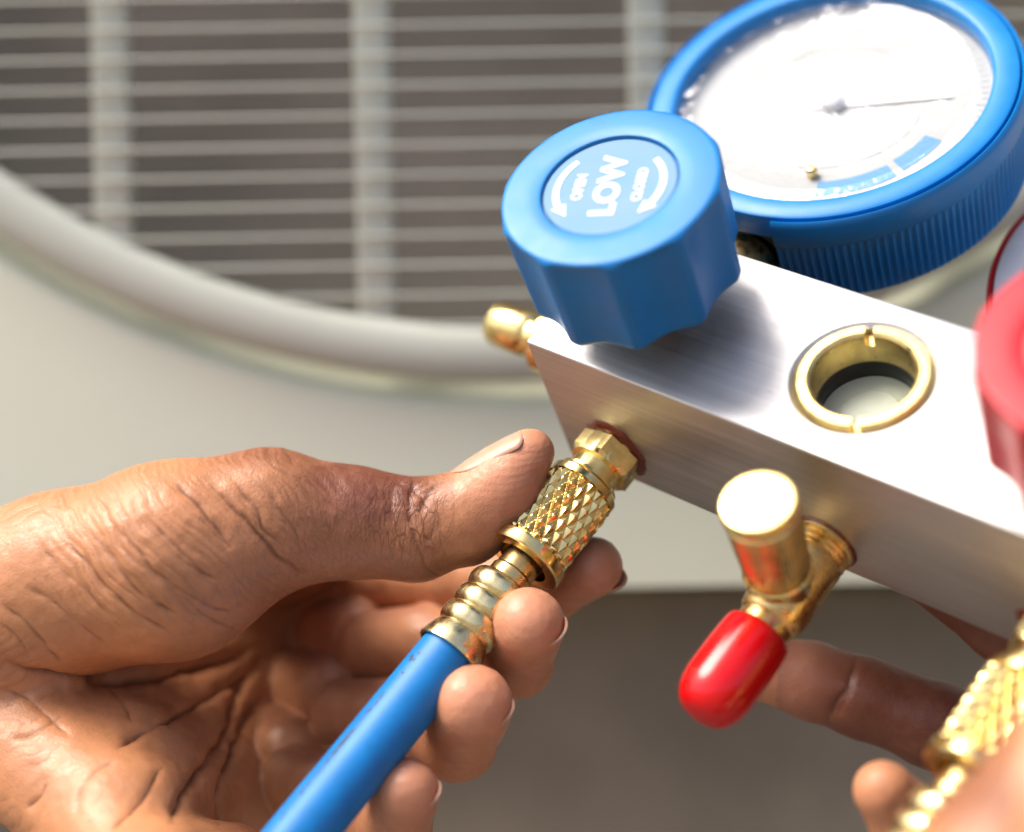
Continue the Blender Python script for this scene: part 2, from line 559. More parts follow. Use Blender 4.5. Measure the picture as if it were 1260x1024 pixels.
# --- sight glass
def sight_glass():
    ri, ro = 9.1, 11.9
    ring = lathe('sight_glass_ring', [(ri, -6.8), (ro, -6.8), (ro, 0.1), (ro-0.5, 0.65), (ri+0.75, 0.7), (ri+0.15, 0.2), (ri, -0.4)],
                 (SG[0], SG[1], 0), (0, 0, 1), BRASS_SATIN, mf, n=96, closed=True, deg=40)
    ang = math.atan2(30-7.0, 57.9-68.2)        # line of the two wrench slots
    for s in (0, 1):
        a = ang+s*PI
        q, w_ = boxmesh(ri-0.6, ro+0.6, -0.75, 0.75, -2.1, 2)
        M = Matrix.Rotation(a, 4, 'Z')
        cv = [M @ Vector(p)+Vector((SG[0], SG[1], 0)) for p in q]
        c = link('cutter', cv, w_, BRASS, mf, smooth=False)
        bm = bmesh.new(); bm.from_mesh(c.data); bmesh.ops.recalc_face_normals(bm, faces=bm.faces); bm.to_mesh(c.data); bm.free()
        b = ring.modifiers.new('cut', 'BOOLEAN'); b.object = c; b.solver = 'EXACT'; b.operation = 'DIFFERENCE'
        bake(ring); bpy.data.objects.remove(c)
    sharpen(ring, 35)
    lathe('seal_ring', [(8.9, -10.2), (9.05, -6.2), (9.4, -6.2), (9.4, -10.2)], (SG[0], SG[1], 0), (0, 0, 1), BLACK, ring, n=72, closed=True)
    lathe('window_glass', [(0, -8.0), (8.85, -8.0), (8.85, -9.4), (0, -9.4)], (SG[0], SG[1], 0), (0, 0, 1), WINDOW, ring, n=72)
    lathe('indicator_disc', [(0, -9.7), (5.2, -9.7), (5.45, -9.45), (5.7, -9.7), (8.8, -9.9), (8.8, -11.5), (0, -11.5)], (SG[0], SG[1], 0), (0, 0, 1), DISC, ring, n=72)
sight_glass()

# --- knobs
def text_mesh(name, s, size, material, parent, o, ang, z, bold=0.0, ext=0.12, sx=1.0):
    cu = bpy.data.curves.new(name, 'FONT')
    cu.body = s; cu.size = size*0.001; cu.align_x = 'CENTER'; cu.align_y = 'CENTER'
    cu.extrude = ext*0.001; cu.offset = bold*0.001
    cu.space_character = 1.06
    t = bpy.data.objects.new(name, cu); C.objects.link(t)
    dg = bpy.context.evaluated_depsgraph_get(); dg.update()
    me = bpy.data.meshes.new_from_object(t.evaluated_get(dg))
    bpy.data.objects.remove(t)
    me.materials.clear(); me.materials.append(material)
    ob = bpy.data.objects.new(name, me); C.objects.link(ob); ob.parent = parent
    ob.matrix_local = Matrix.Translation(Vector((o[0], o[1], z))*0.001) @ Matrix.Rotation(ang, 4, 'Z') @ Matrix.Scale(sx, 4, (1, 0, 0))
    return ob
def arc_arrow(parent, o, ang, a0, a1, r, w, z, material):
    """flat printed arrow bent round the label; head at a1"""
    n = 24; V = []; Fc = []
    def P(a, rr, zz):
        a += ang
        return (o[0]+rr*math.cos(a), o[1]+rr*math.sin(a), zz)
    for zz in (z, z-0.12):
        for i in range(n+1):
            a = a0+(a1-a0)*0.82*i/n
            V += [P(a, r-w/2, zz), P(a, r+w/2, zz)]
    m = 2*(n+1)
    for i in range(n):
        Fc.append((2*i, 2*i+1, 2*i+3, 2*i+2)); Fc.append((m+2*i+2, m+2*i+3, m+2*i+1, m+2*i))
        Fc.append((2*i+2, m+2*i+2, m+2*i, 2*i)); Fc.append((2*i+1, m+2*i+1, m+2*i+3, 2*i+3))
    b = len(V); ah = a0+(a1-a0)*0.80
    for zz in (z, z-0.12): V += [P(ah, r-w*1.25, zz), P(ah, r+w*1.25, zz), P(a1, r, zz)]
    Fc += [(b, b+1, b+2), (b+5, b+4, b+3), (b, b+3, b+4, b+1), (b+1, b+4, b+5, b+2), (b+2, b+5, b+3, b)]
    o_ = link('arrow', V, Fc, material, parent, smooth=False)
    sharpen(o_, 30)
    return o_
def knob(cx, cy, material, label_mat, label, words, phase):
    n = 240; NF = 10
    zb, zt = 8.2, 31.0
    prof = [(11, zb+1.5), (14.3, zb), (18.9, zb), (19.6, zb+0.35), (20.0, zb+1.2)]
    for k in range(1, 24): prof.append((20.0+0.5*k/24, zb+1.2+(zt-2.0-zb-1.2)*k/24))
    for k in range(0, 9):
        a = PI/2*k/8
        prof.append((20.5-1.5+1.5*math.cos(a), zt-1.6+1.4*math.sin(a)))
    prof += [(17.5, zt-0.08), (15.5, zt), (13.2, zt), (12.7, zt-0.15), (12.55, zt-0.5), (12.5, zt-1.25), (0, zt-1.25)]
    def rf(r, h, t, j):
        if j < 2 or r < 14: return r
        u = ((t-phase)/(2*PI/NF)) % 1.0-0.5
        # scooped flute with rounded shoulders, fading out under the top edge
        ww = 0.43
        d = 0.0
        if abs(u) < ww:
            d = 1.75*(1-(u/ww)**2)
        s = min(1, max(0, (zt-0.35-h)/1.5)); s = s*s*(3-2*s)
        return r-d*s*min(1, (r-14)/4)-0.35*(abs(u) > ww)*0
    k = lathe('valve_knob', prof, (cx, cy, 0), (0, 0, 1), material, mf, n=n, rfun=rf, u=(1, 0, 0), deg=50)
    plabel(k, label)
    lathe('label_disc', [(0, zt-0.62), (12.0, zt-0.62), (12.3, zt-0.8), (12.35, zt-1.2), (0, zt-1.2)], (cx, cy, 0), (0, 0, 1), label_mat, k, n=96)
    ang = math.atan2(11.7, -5.3)
    zl = zt-0.52
    for w, size, yo, bold, sx in words:
        text_mesh('lettering', w, size, WHITE, k, (cx+yo*math.cos(ang+PI/2), cy+yo*math.sin(ang+PI/2)), ang, zl-0.1, bold, 0.1, sx)
    arc_arrow(k, (cx, cy), ang, R_(48), R_(138), 9.9, 1.15, zl, WHITE)
    arc_arrow(k, (cx, cy), ang, R_(-48), R_(-138), 9.7, 1.15, zl, WHITE)
    # stem and the washer it turns in
    lathe('valve_stem', [(5.6, -0.3), (5.6, 0.9), (5.1, 1.2), (4.4, 1.2), (4.4, 10)], (cx, cy, 0), (0, 0, 1), BRASS_DULL, k, n=40)
    return k
knob(16.7, 17.6, BLUE, BLUE_LABEL, 'blue fluted knob marked LOW', [('LOW', 6.2, 0, 0.24, 1.02), ('OPEN', 2.7, 5.6, 0.07, 0.92), ('CLOSED', 2.5, -5.6, 0.06, 0.86)], 0.32)
knob(110.4, 17.6, RED, RED_LABEL, 'red fluted knob at the right edge', [], 0.1)

# --- pressure gauges
def gauge(cx, cy, zt, material, label, gap, band, bezel=None):
    o = (cx, cy, zt)
    # case bezel
    g_ = lathe('pressure_gauge', [(31.8, -3.2), (32.0, -0.7), (32.4, -0.15), (33.0, 0.0), (36.6, 0.0), (37.1, -0.3), (37.3, -1.6), (37.3, -5.5), (36.2, -6), (32.6, -6)],
               o, (0, 0, 1), bezel or material, mf, n=160, closed=True, deg=45)
    plabel(g_, label)
    lathe('gauge_case', [(0, -6.2), (33.5, -6.2), (34.5, -7.5), (34.5, -23), (33, -25), (0, -25)], o, (0, 0, 1), BLACK, g_, n=96)
    # rubber boot: smooth lip above, ribbed band below, cut away beside the block
    NR = 150
    nn = 150*8
    prof = [(35.0, -22), (35.0, -6.3), (37.5, -6.3), (37.5, -0.9), (38.0, -0.4), (38.5, -0.8), (38.7, -2.0), (38.6, -6.4), (38.35, -6.9), (38.2, -7.2), (38.2, -7.6), (38.1, -12), (38.0, -17), (37.9, -20.6), (37.6, -21.6), (37.0, -22)]
    def rf(r, h, t, j):
        if 9 <= j <= 13:
            if j == 9: return r
            return r-0.75*(0.5+0.5*math.cos(t*NR))*(0.3 if j == 10 else 1)
        return r
    lathe('gauge_boot', prof, o, (0, 0, 1), material, g_, n=nn, closed=True, rfun=rf, u=(1, 0, 0), span=(gap[1], gap[0]+2*PI), deg=50)
    lathe('dial', [(0, -4.6), (32.8, -4.6), (32.8, -5.2), (0, -5.2)], o, (0, 0, 1), DIAL, g_, n=96)
    # stepped clear lens
    lathe('lens', [(0, -1.7), (20, -1.65), (27.2, -1.6), (28.0, -1.1), (29.0, -1.0), (30.2, -1.5), (31.2, -1.4), (32.1, -1.9)], o, (0, 0, 1), LENS, g_, n=128, deg=60, cap=False)
    def arc(a0, a1, r0, r1, z, m_, name):
        V = []; Fc = []; n = max(2, int(abs(a1-a0)/0.04))
        for zz in (z, z-0.1):
            for i in range(n+1):
                a = a0+(a1-a0)*i/n
                V += [(cx+r0*math.cos(a), cy+r0*math.sin(a), zt+zz), (cx+r1*math.cos(a), cy+r1*math.sin(a), zt+zz)]
        q = 2*(n+1)
        for i in range(n):
            Fc += [(2*i, 2*i+1, 2*i+3, 2*i+2), (q+2*i+2, q+2*i+3, q+2*i+1, q+2*i), (2*i+1, q+2*i+1, q+2*i+3, 2*i+3), (2*i, 2*i+2, q+2*i+2, q+2*i)]
        return V, Fc
    for a0, a1, r0, r1 in band:
        v_, f_ = arc(R_(a0), R_(a1), r0, r1, -4.48, BAND, 'scale_band')
        link('scale_band', v_, f_, BAND, g_, smooth=False)
    V = []; Fc = []
    for i in range(91):
        a = R_(-60+300*i/90)+R_(-20)
        big = i % 10 == 0
        v_, f_ = arc(a-0.006*(1.6 if big else 1), a+0.006*(1.6 if big else 1), 28.6 if big else 29.4, 31, -4.5, TICK, 'tick')
        b = len(V); V += v_; Fc += [tuple(b+i_ for i_ in f) for f in f_]
    v_, f_ = arc(R_(-80), R_(220), 18.2, 18.6, -4.5, TICK, 'tick'); b = len(V); V += v_; Fc += [tuple(b+i_ for i_ in f) for f in f_]
    tk = link('scale_marks', V, Fc, TICK, g_, smooth=False)
    # needle with hub, stop pin
    a = R_(25)
    ux, uy = math.cos(a), math.sin(a)
    V = []
    for zz in (-4.15, -4.35):
        for s, w in ((-7, 1.1), (0, 1.1), (24, 0.3)):
            V += [(cx+ux*s-uy*w, cy+uy*s+ux*w, zt+zz), (cx+ux*s+uy*w, cy+uy*s-ux*w, zt+zz)]
    Fc = [(0, 1, 3, 2), (2, 3, 5, 4), (8, 9, 7, 6), (10, 11, 9, 8), (0, 2, 8, 6), (2, 4, 10, 8), (1, 7, 9, 3), (3, 9, 11, 5), (0, 6, 7, 1), (4, 5, 11, 10)]
    link('needle', V, Fc, NEEDLE, g_, smooth=False)
    lathe('needle_hub', [(0, 1.6), (1.4, 1.6), (2.2, 1.0), (2.4, 0), (2.4, -0.6), (0, -0.6)], (cx, cy, zt-3.6), (0, 0, 1), NEEDLE, g_, n=32)
    lathe('stop_pin', [(0, 2.3), (0.8, 2.2), (1.1, 1.8), (1.1, 0)], (cx+7.2, cy-19.5, zt-4.6), (0, 0, 1), BRASS, g_, n=20)
    # brass stem into the back of the block
    lathe('gauge_stem', [(5.2, 0), (5.2, 4), (6.6, 4), (6.6, 12), (5.0, 12), (5.0, 20)], (cx, W_-0.5, zt-15 if zt > -10 else -20), (0, 1, 0), BRASS_DULL, g_, n=6 if False else 40)
    return g_
gauge(17.3, 82, 0.5, BLUE_GAUGE, 'blue rimmed gauge with white dial', (R_(238), R_(284)), [(-66, -31, 22.6, 26.6), (-27, -4, 22.2, 26.0)])
gauge(93.0, 83, -26, RED, 'pale bezelled red gauge half hidden behind the red knob', (R_(245), R_(290)), [], STEEL)

# --- brass ports on the front face
def hexport(x, z):
    a = R_(12)
    V = []; Fc = []
    rows = [(-0.9, 6.4), (-1.3, 7.0), (-4.9, 7.0), (-5.5, 6.3)]
    # hexagon with chamfered corners from a 48-gon clipped by six flats
    n = 96
    prof = [(3, -0.9), (6.0, -0.9), (7.1, -1.5), (7.1, -5.2), (6.1, -5.9), (5.2, -5.9), (5.2, -8.8), (3.5, -8.8)]
    prof = [(r, -h) for r, h in prof]
    def rf(r, h, t, j):
        if r < 5.9: return r
        u = ((t-a) % (PI/3))-PI/6
        return min(r, 6.15/math.cos(u))
    p = lathe('service_port', prof, (x, 0, z), (0, -1, 0), BRASS, mf, n=n, rfun=rf, deg=20)
    random.seed(int(x))
    ph = [random.uniform(0, 6) for _ in range(4)]
    def rf2(r, h, t, j):
        return r+(0.35*math.sin(3*t+ph[0])+0.25*math.sin(7*t+ph[1])+0.12*math.sin(13*t+ph[2]))*(1 if j in (1, 2) else 0.3)
    lathe('thread_sealant', [(5, 0.02), (7.3, 0.02), (6.9, 0.5), (6.3, 0.95), (5, 1.0)], (x, 0, z), (0, -1, 0), SEAL, p, n=72, rfun=rf2, deg=60)
    return p
hexport(14.4, -24.6)
hexport(107.6, -25.5)
# left end fitting
lathe('side_fitting', [(5.6, 0), (5.6, 10), (6.9, 11), (6.9, 17.0), (6.0, 18.0), (4.4, 18.6), (4.3, 20.8), (4.7, 21.5), (5.0, 22.3), (5.0, 30.2), (4.6, 31.1), (3.8, 31.5), (2.2, 31.5), (2.0, 28), (0, 28)],
      (0, 17.8, -25.8), (-1, 0, 0), BRASS, mf, n=56, deg=30)

# --- charging tee with brass cap and red vinyl cap
def tee():
    x, z = 61.8, -27.0
    # body along the front axis
    b = lathe('charging_tee', [(5.2, 0.0), (6.3, 0.1), (6.3, 1.1), (5.6, 1.5), (6.0, 2.1), (5.5, 2.6), (6.0, 3.2), (5.5, 3.7), (6.0, 4.4), (6.1, 5.6), (6.1, 16.5), (5.6, 19.0), (5.0, 19.6), (4.9, 25)],
              (x, 0, z), (0, -1, 0), BRASS_DULL, mf, n=64, deg=35)
    lathe('thread_sealant', [(5.5, 0.02), (6.75, 0.02), (6.55, 0.4), (5.5, 0.6)], (x, 0, z), (0, -1, 0), SEAL, b, n=64)
    yb = -13.2
    lathe('branch', [(5.3, 0), (5.3, 6.6), (6.0, 6.9), (6.35, 7.4), (6.35, 8.2), (5.9, 8.7), (4, 8.7)], (x, yb, z), (0, 0, 1), BRASS, b, n=56)
    # knurled cap tapering to the branch
    def rfk(r, h, t, j):
        return r-0.16*(0.5+0.5*math.cos(56*t)) if 2 <= j <= 6 else r
    cap = lathe('brass_cap', [(5.5, 8.9), (5.8, 9.1), (6.0, 9.6), (6.25, 15.0), (6.5, 21.0), (6.6, 24.0), (6.6, 24.4), (6.1, 24.7), (6.1, 25.5), (6.8, 25.8), (6.9, 26.1), (6.9, 27.3), (6.7, 27.75), (6.45, 27.95), (6.4, 27.97), (6.0, 28.0), (3, 28.02), (0, 28.02)],
          (x, yb, z), (0, 0, 1), BRASS_SATIN, b, n=224, rfun=rfk, deg=40)
    # red vinyl cap, slightly bulged, with a chamfered closed end
    prof = [(5.05, 22.2), (5.8, 22.0), (6.2, 22.4), (6.35, 23.2), (6.5, 25), (6.6, 29), (6.6, 34.2), (6.5, 35.6), (6.3, 36.8), (5.95, 38.0), (5.45, 39.1), (4.8, 40.0), (4.0, 40.7), (3.0, 41.15), (1.6, 41.4), (0, 41.5)]
    lathe('vinyl_cap', prof, (x, 0, z), (0, -1, 0), RED_CAP, b, n=80, deg=60)
    return b
tee()

# ------------------------------------------------------------------ CHARGING HOSES
def hose(x, z, label, hmat, group, path):
    m = BLOCK @ Matrix.Translation(Vector((x, 0, z))*0.001)
    h = thing('charging_hose', label, 'hose', mw=m, group=group)
    ax = (0, -1, 0)
    # coupling nut: diamond knurl cut by two families of helical grooves
    n, rowsN = 480, 132
    y0, y1 = 12.0, 27.6
    NS = 20
    prof = [(4.9, 8.9), (5.9, 8.9), (6.3, 9.1), (6.3, 9.7), (6.9, 10.2), (7.2, 10.6), (7.2, 12.0)]
    k0 = len(prof)
    for i in range(rowsN+1): prof.append((7.45, y0+(y1-y0)*i/rowsN))
    k1 = len(prof)
    prof += [(7.3, 27.9), (7.7, 28.0), (8.0, 28.2), (8.05, 28.5), (8.05, 30.2), (7.8, 30.6), (7.2, 30.7), (5.4, 30.7), (5.3, 26), (3, 26)]
    def rf(r, hh, t, j):
        if k0 <= j < k1:
            s = (hh-y0)*2*PI/(2*PI*7.4)*NS*0.47/ (2*PI)
            a = t*NS/(2*PI)
            u = (a+s) % 1.0; v = (a-s) % 1.0
            e = min(min(u, 1-u), min(v, 1-v))*2       # 0 in the grooves, 1 on the point
            e = min(e*1.15, 0.93)
            fade = min(1, (hh-y0)/0.5, (y1-hh)/0.5)
            return r-0.66+0.80*e*max(fade, 0)-0.1
        return r
    nut = lathe('coupling_nut', prof, (0, 0, 0), ax, BRASS, h, n=n, rfun=rf, deg=22)
    lathe('hose_stem', [(2.5, 24), (3.9, 24), (3.9, 33.5), (4.25, 34.0), (4.25, 36.6), (3.8, 37)], (0, 0, 0), ax, BRASS_DULL, h, n=48)
    # crimped ferrule: three bulges, a flared lip; faint flat crimp facets
    prof = [(3.7, 36.2), (4.9, 36.3)]
    segs = [(36.4, 40.6), (40.6, 44.8), (44.8, 49.0)]
    for a, b_ in segs:
        for k in range(0, 9):
            t = k/8
            prof.append((5.45+0.85*math.sin(PI*t)**0.6, a+(b_-a)*t))
    prof += [(5.6, 49.4), (5.95, 50.2), (6.3, 51.6), (6.6, 53.2), (6.55, 53.6), (6.0, 53.6), (5.7, 52)]
    def rf3(r, hh, t, j):
        u = (t % (PI/4))-PI/8
        return r*(1-0.022*(1-abs(u)/(PI/8))) if 2 <= j < 30 else r
    lathe('crimp_ferrule', prof, (0, 0, 0), ax, BRASS_PALE, h, n=96, rfun=rf3, deg=32)
    # tube
    pts = path
    ctr = [Vector(p) for p in pts]
    fine = []
    for i in range(len(ctr)-1):
        p0, p1, p2, p3 = ctr[max(i-1, 0)], ctr[i], ctr[i+1], ctr[min(i+2, len(ctr)-1)]
        for k in range(12):
            t = k/12
            fine.append(0.5*((2*p1)+(p2-p0)*t+(2*p0-5*p1+4*p2-p3)*t*t+(3*p1-p0-3*p2+p3)*t**3))
    fine.append(ctr[-1])
    tb = tube('hose_tube', fine, 5.6, hmat, h, n=48)
    me = tb.data
    uvl = me.uv_layers.new(name='UVMap')
    m_ = 48; tot = len(fine)
    for p in me.polygons:
        if len(p.vertices) != 4: continue
        ks = [me.loops[l].vertex_index for l in p.loop_indices]
        us = [(k % m_)/m_ for k in ks]
        if max(us)-min(us) > 0.5: us = [u+1 if u < 0.5 else u for u in us]
        for l, k, u in zip(p.loop_indices, ks, us):
            uvl.data[l].uv = (u, (k//m_)/tot)
    return h
G_H = 'brass ended charging hoses screwed to the manifold'
hose(14.4, -24.6, 'blue rubber hose with knurled brass coupling held between thumb and fingers', HOSE, G_H,
     [(0, -50.5, 0), (0, -60, 0), (0.9, -80, 1.3), (3.2, -105, 4.4), (5.4, -130, 6), (6, -160, 2), (1, -195, -16), (-9, -225, -46)])
hose(107.6, -25.5, 'strongly blurred knurled brass hose end at the lower right edge beside the close thumb', HOSE_RED, G_H,
     [(0, -50.5, 0), (0, -60, 0), (0, -80, 0), (0, -105, -4), (0, -130, -16), (0, -160, -40)])

# ------------------------------------------------------------------ HANDS
# signed distance fields in lens-frame mm (right, down, forward), meshed with surface nets
def cp(px, py, z): return np.array([(px-630)*z/F, (py-512)*z/F, z], float)
def bl_c(x, y, z):
    p = BL(x, y, z)*1000
    return np.array([p.x, HC*1000-p.z, p.y])
def sd_cone(P, a, b, r1, r2):
    ba = b-a; l2 = ba@ba; rr = r1-r2; a2 = l2-rr*rr; il2 = 1/l2
    pa = P-a; y = pa@ba; z = y-l2
    w = pa*l2-ba*y[:, None]
    x2 = np.einsum('ij,ij->i', w, w)
    y2 = y*y*l2; z2 = z*z*l2
    k = np.sign(rr)*rr*rr*x2
    out = (np.sqrt(np.maximum(x2*a2*il2, 0))+y*rr)*il2-r1
    m1 = np.sign(z)*a2*z2 > k
    m2 = np.sign(y)*a2*y2 < k
    out = np.where(m2, np.sqrt(x2+y2)*il2-r1, out)
    out = np.where(m1, np.sqrt(x2+z2)*il2-r2, out)
    return out
def smin(a, b, k):
    h = np.maximum(k-np.abs(a-b), 0)/k
    return np.minimum(a, b)-h*h*h*k/6
class Chain:
    def __init__(s, nodes, k, kg):
        s.n = nodes; s.k = k; s.kg = kg
    def __call__(s, P):
        d = None
        for (a, ra), (b, rb) in zip(s.n[:-1], s.n[1:]):
            if abs(ra-rb) >= np.linalg.norm(b-a)*0.98: e = np.linalg.norm(P-(a if ra > rb else b), axis=1)-max(ra, rb)
            else: e = sd_cone(P, a, b, ra, rb)
            d = e if d is None else smin(d, e, s.k)
        return d
class Ell:
    def __init__(s, c, R, M, kg):
        s.c = c; s.R = np.array(R, float); s.M = M; s.kg = kg
    def __call__(s, P):
        q = (P-s.c)@s.M
        k0 = np.linalg.norm(q/s.R, axis=1); k1 = np.linalg.norm(q/s.R**2, axis=1)
        return k0*(k0-1)/np.maximum(k1, 1e-9)
def field(prims):
    def f(P):
        out = np.empty(len(P))
        for i in range(0, len(P), 400000):
            Q = P[i:i+400000]
            d = None
            for p in prims:
                e = p(Q)
                d = e if d is None else smin(d, e, p.kg)
            out[i:i+400000] = d
        return out
    return f
def surface_nets(f, lo, hi, h):
    lo = np.array(lo, float); hi = np.array(hi, float)
    n = np.ceil((hi-lo)/h).astype(int)+1
    s = 4
    nc = (n+s-1)//s+2
    gx = np.stack(np.meshgrid(*[lo[i]+np.arange(nc[i])*h*s for i in range(3)], indexing='ij'), -1).reshape(-1, 3)
    fc = f(gx).reshape(nc)
    near = np.abs(fc) < h*s*2.2
    big = np.where(fc < 0, -9.0, 9.0)
    idx = [np.minimum((np.arange(n[i])+s//2)//s, nc[i]-1) for i in range(3)]
    g = big[np.ix_(*idx)].astype(np.float64)
    mk = near[np.ix_(*idx)]
    ii = np.argwhere(mk)
    g[mk] = f(lo+ii*h)
    sg = g < 0
    nx, ny, nz = n-1
    cells = np.zeros((nx, ny, nz), np.int8)
    for dx in (0, 1):
        for dy in (0, 1):
            for dz in (0, 1): cells += sg[dx:dx+nx, dy:dy+ny, dz:dz+nz]
    act = (cells > 0) & (cells < 8)
    ci = np.argwhere(act)
    vid = -np.ones((nx, ny, nz), np.int64); vid[act] = np.arange(len(ci))
    acc = np.zeros((len(ci), 3)); cnt = np.zeros(len(ci))
    cor = [(a, b, c) for a in (0, 1) for b in (0, 1) for c in (0, 1)]
    for a in cor:
        for d in range(3):
            if a[d] == 1: continue
            b = list(a); b[d] = 1
            va = g[ci[:, 0]+a[0], ci[:, 1]+a[1], ci[:, 2]+a[2]]; vb = g[ci[:, 0]+b[0], ci[:, 1]+b[1], ci[:, 2]+b[2]]
            m = (va < 0) != (vb < 0)
            t = va[m]/(va[m]-vb[m])
            p = np.tile(np.array(a, float), (m.sum(), 1)); p[:, d] += t
            acc[m] += p; cnt[m] += 1
    V = lo+(ci+acc/cnt[:, None])*h
    Fs = []
    for d in range(3):
        e1, e2 = [(1, 2), (2, 0), (0, 1)][d]
        A0 = [slice(None)]*3; A1 = [slice(None)]*3
        A0[d] = slice(0, -1); A1[d] = slice(1, None)
        ch = sg[tuple(A0)] != sg[tuple(A1)]
        q = np.argwhere(ch)
        q = q[(q[:, e1] > 0) & (q[:, e2] > 0) & (q[:, e1] < n[e1]-1) & (q[:, e2] < n[e2]-1)]
        def vv(o1, o2):
            r = q.copy(); r[:, e1] += o1; r[:, e2] += o2
            return vid[r[:, 0], r[:, 1], r[:, 2]]
        quad = np.stack([vv(-1, -1), vv(0, -1), vv(0, 0), vv(-1, 0)], 1)
        flip = ~sg[q[:, 0], q[:, 1], q[:, 2]]
        quad[flip] = quad[flip][:, ::-1]
        Fs.append(quad[(quad >= 0).all(1)])
    return V, np.concatenate(Fs)
def grad(f, P, e=0.05):
    g = np.stack([f(P+np.eye(3)[i]*e)-f(P-np.eye(3)[i]*e) for i in range(3)], 1)/(2*e)
    return g
def project(f, V, it=2):
    for _ in range(it):
        g = grad(f, V); d = f(V)
        V = V-g*(d/np.maximum((g*g).sum(1), 0.2))[:, None]
    return V
def subdivide(V, Q):
    """one Catmull-like split of a quad mesh, midpoints only"""
    e = np.concatenate([Q[:, [0, 1]], Q[:, [1, 2]], Q[:, [2, 3]], Q[:, [3, 0]]])
    es = np.sort(e, 1)
    key = es[:, 0]*np.int64(len(V))+es[:, 1]
    uk, inv = np.unique(key, return_inverse=True)
    inv = inv.reshape(-1)
    ea, eb = uk//len(V), uk % len(V)
    em = (V[ea]+V[eb])/2
    fm = V[Q].mean(1)
    nV = np.concatenate([V, em, fm])
    m = len(Q); b = len(V); c = b+len(em)
    E_ = [b+inv[i*m:(i+1)*m] for i in range(4)]
    fc = c+np.arange(m)
    NQ = np.concatenate([np.stack([Q[:, 0], E_[0], fc, E_[3]], 1), np.stack([Q[:, 1], E_[1], fc, E_[0]], 1),
                         np.stack([Q[:, 2], E_[2], fc, E_[1]], 1), np.stack([Q[:, 3], E_[3], fc, E_[2]], 1)])
    return nV, NQ
def vnoise(P, s, seed=0):
    q = P/s+seed*17.3
    i = np.floor(q).astype(np.int64); fr = q-i; fr = fr*fr*(3-2*fr)
    def hsh(a, b, c):
        x = (a*374761393+b*668265263+c*2147483647+seed*1013904223) & 0xffffffff
        x = ((x ^ (x >> 13))*1274126177) & 0xffffffff
        return ((x ^ (x >> 16)) & 0xffff)/65535.0
    out = 0
    for a in (0, 1):
        for b in (0, 1):
            for c in (0, 1):
                w = np.where(a, fr[:, 0], 1-fr[:, 0])*np.where(b, fr[:, 1], 1-fr[:, 1])*np.where(c, fr[:, 2], 1-fr[:, 2])
                out = out+w*hsh(i[:, 0]+a, i[:, 1]+b, i[:, 2]+c)
    return out
def fbm(P, s, seed=0, o=3):
    t = 0; a = 1; n = 0
    for k in range(o):
        t = t+a*vnoise(P, s/2**k, seed+k); n += a; a *= 0.5
    return t/n
def sstep(x, a, b):
    t = np.clip((x-a)/(b-a), 0, 1)
    return t*t*(3-2*t)
def cast(bvh, pts):
    """photograph points -> points on the skin"""
    out = []
    for px, py in pts:
        d = Vector(((px-630)/F, (py-512)/F, 1)).normalized()
        h = bvh.ray_cast(Vector((0, 0, 0)), d)
        if h[0] is not None: out.append(np.array(h[0]))
    return out
def spline(pts, n=10):
    o = []
    for i in range(len(pts)-1):
        p0, p1, p2, p3 = pts[max(i-1, 0)], pts[i], pts[i+1], pts[min(i+2, len(pts)-1)]
        for k in range(n):
            t = k/n
            o.append(0.5*((2*p1)+(p2-p0)*t+(2*p0-5*p1+4*p2-p3)*t*t+(3*p1-p0-3*p2+p3)*t**3))
    o.append(pts[-1])
    return o
def carve(V, bvh, lines):
    """displacement (mm, along the normal) and pigment from a list of creases (points, width mm, depth mm)"""
    disp = np.zeros(len(V)); cre = np.zeros(len(V))
    for pts, w, dep in lines:
        pp = [np.array(p, float) for p in pts]
        sp = spline(pp, 12) if len(pp) > 1 else pp
        P3 = cast(bvh, sp)
        if len(P3) < 2: continue
        P3 = np.array(P3)
        for q in range(3): P3[:, q] += (fbm(P3, 3.5, 90+q, 2)-0.5)*1.1
        # densify, dropping jumps across depth steps
        seg = []
        tt = []
        for i in range(len(P3)-1):
            L = np.linalg.norm(P3[i+1]-P3[i])
            if L > 6: continue
            m = max(2, int(L/0.25))
            for k in range(m):
                seg.append(P3[i]+(P3[i+1]-P3[i])*k/m); tt.append((i+k/m)/(len(P3)-1))
        if not seg: continue
        S = np.array(seg); tt = np.array(tt)
        lo = S.min(0)-w*4; hi = S.max(0)+w*4
        ids = np.where(((V > lo) & (V < hi)).all(1))[0]
        for c0 in range(0, len(ids), 20000):
            I = ids[c0:c0+20000]
            d2 = ((V[I][:, None, :]-S[None])**2).sum(2)
            j = d2.argmin(1); d = np.sqrt(d2[np.arange(len(I)), j])
            tap = np.clip(np.minimum(tt[j], 1-tt[j])*5, 0.1, 1)*(0.55+0.9*vnoise(S[j], 4.0, 5))
            dw = d*(0.75+0.5*vnoise(V[I], 2.5, 9))
            prof = 0.62*np.exp(-np.abs(dw)/(w*0.8))+0.38*np.exp(-(dw/(w*2.6))**2)
            disp[I] -= dep*tap*prof
            cre[I] = np.maximum(cre[I], np.clip(tap, 0, 1)*np.exp(-(dw/(w*0.75))**2)*min(1, dep/0.5))
    return disp, cre
